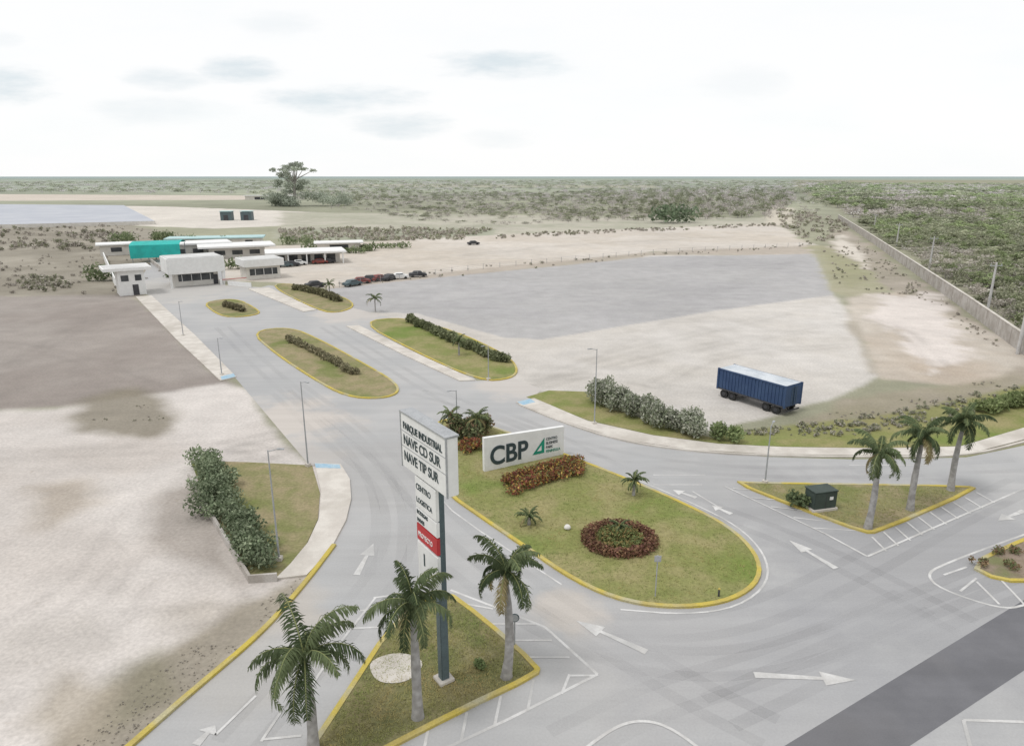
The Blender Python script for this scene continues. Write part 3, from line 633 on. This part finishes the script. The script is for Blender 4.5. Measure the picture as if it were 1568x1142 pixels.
# ---------- entrance wall sign ----------
WS=empty('entrance_sign');l0=G(742,724);l1=G(863,697);dv=l1-l0;Lw=np.hypot(*dv);dv=dv/Lw;nw=np.array([dv[1],-dv[0]])
Hs=ZT(l0,671)
V=[];hh0=Hs;hh1=Hs*.88
for off_ in (0,-.35):
    for s,z in ((0,.1),(Lw,.1),(Lw,hh1),(0,hh0)):
        q=l0+dv*s+nw*off_;V.append((q[0],q[1],z))
mesh('sign_wall',V,[(0,1,2,3),(5,4,7,6),(4,0,3,7),(1,5,6,2),(3,2,6,7)],white,parent=WS)
def wp(s,z,o=.02): q=l0+dv*s+nw*o;return (q[0],q[1],z)
text('CBP',wp(.5,.6),dv,2.3,txt,WS,.03,.05,.9)
mesh('logo_triangle',[wp(4.65,.68,.03),wp(5.85,.68,.03),wp(5.85,2.1,.03)],[(0,1,2)],grn,parent=WS)
mesh('logo_notch',[wp(5.1,.95,.04),wp(5.55,.95,.04),wp(5.55,1.45,.04)],[(0,1,2)],white,parent=WS)
for i,t_ in enumerate(('CENTRO','BUSINESS','PARK','PENINSULA')): text(t_,wp(6.02,1.78-.38*i),dv,.36,(txt,txt,txt,grn)[i],WS,.01,.004,.8)
# ---------- lamps, poles, small furniture ----------
def lamp(u,v,vt,ad):
    b=G(u,v);H=ZT(b,vt);E=empty('street_lamp',(b[0],b[1],.05),ad)
    cyl('pole',(0,0,0),(0,0,H),.07,.04,steel,E,8);cyl('arm',(0,0,H-.1),(.6,0,H+.06),.03,.025,steel,E,6)
    box('luminaire',(.8,0,H+.07),(.45,.18,.07),steel,E,.02);box('base',(0,0,.1),(.4,.4,.3),conc,E,.02)
for a in ((472,714,585,-.6),(428,858,690,0),(910,650,535,3.5),(748,582,530,3.8),(1171,740,652,1),(281,515,462,-.6),(340,575,518,-.6),(700,660,598,3.8)): lamp(*a)
b=G(1003,915);H=ZT(b,852);E=empty('signpost',(b[0],b[1],.1));cyl('post',(0,0,0),(0,0,H),.035,.035,steel,E,8);box('plate',(0,-.05,H-.2),(.4,.03,.4),steel,E,.005)
mpole=pmat('pole_concrete',(.5,.49,.48))
def upole(u,v,vt):
    b=G(u,v);H=ZT(b,vt);E=empty('utility_pole',(b[0],b[1],0));cyl('pole',(0,0,0),(0,0,H),.26,.16,mpole,E,8)
    cyl('crossarm',(-1.1,0,H-.6),(1.1,0,H-.6),.09,.09,steel,E,6)
    for x in (-.95,0,.95): cyl('insulator',(x,0,H-.55),(x,0,H-.2),.07,.06,steel,E,6)
for a in ((1558,542,428),(1511,480,402),(1422,415,362),(1372,378,342),(1338,352,328)): upole(*a)
b=G(788,990);E=empty('traffic_sign',(b[0],b[1],.1));H=ZT(b,942);cyl('post',(0,0,0),(0,0,H),.04,.04,steel,E,8)
cyl('sign_plate',(0,-.06,H-.2),(0,-.03,H-.2),.25,.25,polem,E,20);cyl('sign_face_rim',(0,-.075,H-.2),(0,-.062,H-.2),.2,.2,steel,E,20)
b=G(1100,915);E=empty('bollard',(b[0],b[1],.1));cyl('post',(0,0,0),(0,0,.5),.06,.06,dark,E);cyl('cap',(0,0,.5),(0,0,.56),.08,.05,yel,E)
b=G(868,812);bm=bmesh.new();bmesh.ops.create_icosphere(bm,subdivisions=3,radius=.24)
for v_ in bm.verts: v_.co*=1+.15*math.sin(v_.co.x*9+v_.co.y*7);v_.co.z*=.8
me=bpy.data.meshes.new('landscape_rock');bm.to_mesh(me);bm.free();me.materials.append(cream);o=link(bpy.data.objects.new('landscape_rock',me));o.location=(b[0],b[1],.25)
b=G(1254,779);E=empty('transformer_cabinet',(b[0],b[1],.12),.25)
box('plinth',(0,0,.1),(2.1,1.4,.2),conc,E,.01);box('cabinet',(0,0,.85),(1.9,1.2,1.3),boxg,E,.04);box('lid',(0,.02,1.54),(2.0,1.3,.08),boxg,E,.02)
box('door_seam',(0,-.61,.85),(.03,.02,1.2),dark,E);box('label',(.45,-.612,1.0),(.3,.02,.25),white,E)
# ---------- trailer ----------
p0=G(1199,638);p1=G(1101,607);dv2=p1-p0;Lt=np.hypot(*dv2);rt=math.atan2(dv2[1],dv2[0])
E=empty('semi_trailer',(p0[0],p0[1],0),rt);W=2.7;Ht=ZT(p0,592);y0=-W
Lt*=1.04
box('container_body',(Lt/2,y0/2,(Ht+.95)/2),(Lt,W,Ht-.95),navy,E,.04)
box('roof_panel',(Lt/2,y0/2,Ht+.012),(Lt-.12,W-.12,.05),navyl,E,.01)
for i in range(1,int(Lt/.42)):
    for yy in (.03,y0-.03): box('side_rib',(i*.42,yy,(Ht+.95)/2),(.12,.06,Ht-1.2),navy,E,.01)
for x in (0,Lt):
    for yy in (0,y0): box('corner_post',(x,yy,(Ht+.95)/2),(.2,.2,Ht-.85),navy,E,.01)
for yy in (.02,y0-.02):
    box('top_rail',(Lt/2,yy,Ht-.05),(Lt,.12,.14),navy,E,.01);box('bottom_rail',(Lt/2,yy,1.0),(Lt,.12,.16),dark,E,.01)
for yy in (y0*.25,y0*.75): box('rear_door',(-.04,yy,(Ht+.95)/2),(.06,W/2-.12,Ht-1.25),navy,E,.01);
for yy in (y0*.35,y0*.45,y0*.55,y0*.65): cyl('lock_bar',(-.09,yy,1.1),(-.09,yy,Ht-.15),.02,.02,polem,E,6)
for yy in (y0*.3,y0*.7): box('chassis_beam',(Lt/2,yy,.82),(Lt,.16,.24),dark,E)
box('bumper',(-.05,y0/2,.5),(.1,W*.9,.14),dark,E)
for x in (1.0,2.2,Lt-.9,Lt-2.0):
    cyl('axle',(x,0,.48),(x,y0,.48),.07,.07,dark,E,8)
    for yy in (-.02,y0+.3):
        cyl('tyre',(x,yy,.48),(x,yy-.28,.48),.48,.48,rubber,E,22);cyl('hub',(x,yy+.02,.48),(x,yy-.3,.48),.2,.2,dark,E,12)
# ---------- perimeter wall ----------
wp_=GL([(1283,336),(1330,368),(1400,418),(1480,476),(1568,543),(1760,690)])
PW=empty('perimeter_wall');strip('wall',wp_,.3,2.6,wallm,2.6,PW);strip('coping',wp_,.42,2.72,conc,.115,PW)
for a,b_ in zip(wp_[:-1],wp_[1:]):
    L_=np.hypot(*(b_-a));n_=int(L_/6)
    for k in range(n_):
        q=a+(b_-a)*k/n_;box('pillar',(q[0],q[1],1.29),(.4,.4,2.58),wallm,PW,0,math.atan2((b_-a)[1],(b_-a)[0]))
# ---------- buildings ----------
RB=math.radians(35)
def bld(name,u,v,rz=RB): b=G(u,v);return empty(name,(b[0],b[1],0),rz)
E=bld('gatehouse',300,438)
box('base_wall',(.5,4,1.5),(9.5,6,3.0),cream,E);box('fascia',(.5,3.5,4.7),(12,9,3.4),white,E,.03);box('roof_slab',(.5,3.5,6.47),(11.4,8.4,.12),roofm,E)
box('window_band',(.5,.93,1.9),(7.5,.1,1.5),glass,E)
for x in (-3,-1,1,3): box('mullion',(x+.5,.86,1.9),(.12,.1,1.5),white,E)
box('door',(4.6,.9,1.1),(1,.1,2.2),dark,E);box('boom_gate_arm',(8,-1,1.1),(6,.12,.12),red,E);box('boom_gate_box',(5.3,-1,.6),(.5,.5,1.2),white,E)
for x in (-5,6): box('column',(x,-.5,1.5),(.45,.45,3),white,E)
E=bld('guard_booth',205,452)
box('walls',(0,2.5,2.6),(5,5,5.2),white,E,.02);box('canopy_roof',(-.5,3,5.5),(9,8,.6),white,E,.02);box('roof_deck',(-.5,3,5.83),(8.4,7.4,.06),roofm,E)
box('door',(.6,-.03,1.1),(1.1,.1,2.2),dark,E);box('window',(-1.2,-.03,3.6),(1.4,.1,1.2),glass,E);box('window',(1.3,-.03,3.6),(1.2,.1,1.2),glass,E);box('side_window',(2.53,2.2,2),(.1,1.6,1.2),glass,E)
E=bld('office_building',405,427)
box('walls',(0,3,1.6),(8,6,3.2),cream,E);box('fascia',(0,2.8,4.0),(9.5,8,1.7),white,E,.02);box('roof_deck',(0,2.8,4.87),(9,7.5,.06),roofm,E)
box('window_band',(0,-.05,1.8),(6.5,.1,1.5),glass,E)
for x in (-2,0,2): box('mullion',(x,-.12,1.8),(.12,.1,1.5),white,E)
E=bld('service_building',470,404,math.radians(20))
box('walls',(0,5,1.5),(19,7,3),cream,E);box('roof',(0,3.5,3.3),(22,12,.5),white,E,.02)
for x in (-7,-3.5,0,3.5,7): box('opening',(x,1.45,1.3),(2.4,.1,2.2),glass,E)
for x in (-10,-5,0,5,10): box('column',(x,-1.8,1.5),(.35,.35,3.05),white,E)
E=bld('canopy_building',365,395,math.radians(25))
box('walls',(0,5,1.6),(16,8,3.2),cream,E);box('roof',(0,5,3.5),(22,14,.5),white,E,.02)
for x in (-5,0,5): box('window',(x,.95,1.6),(3,.1,1.3),glass,E)
E=bld('flat_roof_building',305,393,math.radians(30))
box('walls',(0,5,1.8),(18,9,3.6),cream,E);box('roof',(0,5,3.9),(20,11,.5),white,E,.02)
for x in (-5,0,5): box('window',(x,.45,1.8),(3,.1,1.3),glass,E)
E=bld('flat_roof_building',180,392,math.radians(30))
box('walls',(0,5,1.6),(9,7,3.2),cream,E);box('roof',(0,5,3.4),(11,9,.4),white,E,.02);box('window',(0,1.45,1.8),(3,.1,1.3),glass,E)
E=bld('flat_roof_building',520,386,math.radians(15))
box('walls',(0,5,1.3),(14,6,2.6),cream,E);box('roof',(0,5,2.8),(16,8,.4),white,E,.02);box('opening',(0,1.95,1.2),(6,.1,2.0),glass,E)
E=bld('blue_roof_shed',330,381,math.radians(15))
box('walls',(0,5,1.6),(30,8,3.2),cream,E);box('roof',(0,5,3.5),(32,10,.4),tealp,E,.02)
for x in (-10,-3,4,11): box('door',(x,.95,1.3),(2.5,.1,2.6),dark,E)
E=bld('teal_canopy',240,402,math.radians(12));n=12;V=[];Wc,Dc=13.5,8
for i in range(n+1):
    t=i/n;y=Dc*t;z=4.9+.9*math.sin(math.pi*t)
    V+=[(-Wc/2,y,z),(Wc/2,y,z+.2)]
F_=[(2*i,2*i+1,2*i+3,2*i+2) for i in range(n)];k=len(V);V+=[(-Wc/2,0,4.9),(Wc/2,0,5.1),(Wc/2,-.05,1.6),(-Wc/2,-.05,1.2)];F_.append((k,k+3,k+2,k+1))
mesh('tarp',V,F_,teal,parent=E)
for x in (-6.3,-2,2,6.3):
    for y in (.2,7.8): cyl('post',(x,y,0),(x,y,4.9),.12,.12,steel,E,8)
E=empty('gate_wall');strip('wall',GL([(160,398),(178,440),(205,452)]),.25,2.2,white,2.2,E);strip('wall',GL([(350,437),(385,440)]),.25,1.0,white,1.0,E)
strip('stone_wall',GL([(232,402),(262,425),(278,432)]),.4,1.0,wallm,1.0)
wpx=GL([(-260,352),(0,350),(238,344),(190,318),(-260,314)]);E=empty('warehouse')
sheet('roof',wpx,1.8,warer,E);strip('eaves_wall',np.vstack([wpx,wpx[:1]]),.4,1.79,cream,1.79,E)
E=bld('distant_building',365,338,.1)
for x in (-7,4):
    box('block',(x,4,2.2),(6,5,4.4+abs(x)*.1),polem,E);box('roof',(x,4,5.0),(6.6,5.6,.3),tealp,E);box('door',(x,1.45,1.5),(2.5,.1,3),dark,E)
E=bld('distant_building',420,306,.05);box('walls',(0,4,2),(60,10,4),cream,E);box('roof',(0,4,4.2),(64,12,.4),white,E);box('doors',(0,-1.05,1.5),(40,.1,2.5),dark,E)
def car(u,v,rz,bodym,name='parked_car'):
    E=bld(name,u,v,rz);W_=1.8
    prof=[(-2.2,.35),(-2.2,.85),(-1.9,.98),(-1.4,1.0),(-.95,1.45),(.7,1.48),(1.25,1.0),(2.0,.88),(2.2,.7),(2.2,.35)]
    V=[(x,-W_/2*(.82 if z>1.2 else 1),z) for x,z in prof]+[(x,W_/2*(.82 if z>1.2 else 1),z) for x,z in prof];n=len(prof)
    F_=[tuple(range(n)),tuple(range(2*n-1,n-1,-1))]+[(i,n+i,n+(i+1)%n,(i+1)%n) for i in range(n)]
    mesh('body',V,F_,bodym,parent=E)
    box('side_windows',(-.1,0,1.22),(1.7,1.72,.32),glass,E,.05)
    for x in (-1.35,1.35):
        for y in (-.85,.85): cyl('wheel',(x,y-.1,.33),(x,y+.1,.33),.33,.33,rubber,E,14)
for i,(u,v,rz,m) in enumerate([(553,434,.3,carred),(567,431,.2,dark),(580,430,.9,carred),(596,429,1.2,dark),(540,438,.9,polem),(612,427,.3,white),(483,440,.6,dark),(447,408,.4,dark),(458,406,.4,white),(436,409,.5,polem),(725,375,.3,dark),(640,424,.2,dark),(490,404,.4,carred),(502,403,.4,dark)]): car(u,v,rz,m)
FE=empty('yard_fence');fp=GL([(520,440),(740,412),(1000,389),(1240,377)])
for a,b_ in zip(fp[:-1],fp[1:]):
    L_=np.hypot(*(b_-a));n_=int(L_/5)
    for k in range(n_): q=a+(b_-a)*k/n_;cyl('post',(q[0],q[1],0),(q[0],q[1],1.5),.06,.06,steel,FE,5)
for z in (.5,.95,1.4): strip('wire',fp,.03,z,steel,.03,FE)
# ---------- light ----------
sd=Vector((-.55,-.28,1.35)).normalized()
su=bpy.data.lights.new('sun','SUN');su.energy=1.45;su.angle=math.radians(16);su.color=(1,.98,.96)
so=link(bpy.data.objects.new('sun',su));so.rotation_euler=sd.to_track_quat('Z','Y').to_euler()
wd=bpy.data.worlds.new('World');sc.world=wd;wd.use_nodes=True;N=NT(wd.node_tree);bg=wd.node_tree.nodes['Background']
sk=N.n('ShaderNodeTexSky',sky_type='NISHITA');sk.sun_disc=False;sk.sun_elevation=math.asin(sd.z);sk.sun_rotation=math.atan2(sd.x,sd.y)%(2*math.pi)
tc=N.n('ShaderNodeTexCoord').outputs['Generated'];sx=N.n('ShaderNodeSeparateXYZ');N.l(tc,sx.inputs[0])
yy=N.m('MAXIMUM',sx.outputs[1],.05);ax=N.m('DIVIDE',sx.outputs[0],yy);az=N.m('DIVIDE',sx.outputs[2],yy)
cxy=N.n('ShaderNodeCombineXYZ');N.l(ax,cxy.inputs[0]);N.l(N.m('MULTIPLY',az,4.0),cxy.inputs[1])
nz=N.noise(cxy.outputs[0],7,6,.62);nz2=N.noise(cxy.outputs[0],2.6,4,.6)
tot=None
for (u,v,wu,wv,s) in [(765,100,80,16,.9),(530,152,100,16,.85),(610,190,62,15,.65),(370,108,54,14,.8),(250,122,54,12,.55),(0,130,90,20,.9),(420,35,55,14,.25),(240,170,95,15,.35),(1130,128,60,20,.18),(770,212,50,12,.25),(0,60,30,10,.3)]:
    x=(u-784)/FP;dy=(v-571)/FP;Yd=cp-dy*sp;Zd=-sp-dy*cp;x0=x/Yd;z0=Zd/Yd
    dx=N.m('DIVIDE',N.m('SUBTRACT',ax,x0),wu/FP);dz=N.m('DIVIDE',N.m('SUBTRACT',az,z0),wv/FP*1.1)
    rr2=N.m('ADD',N.m('ADD',N.m('MULTIPLY',dx,dx),N.m('MULTIPLY',dz,dz)),N.m('MULTIPLY',N.m('SUBTRACT',nz,.5),5.5))
    g=N.m('MULTIPLY',N.mr(rr2,-.7,1.9,1,0),s);tot=g if tot is None else N.m('MAXIMUM',tot,g)
cloud=N.mix(tot,(10.3,10.3,10.3),(6.8,7.7,8.2))
veil=N.mix(N.mr(nz2,.42,.75,0,.5),cloud,(9.6,10.0,10.1))
N.l(N.mix(.95,sk.outputs[0],veil),bg.inputs['Color']);bg.inputs['Strength'].default_value=.1
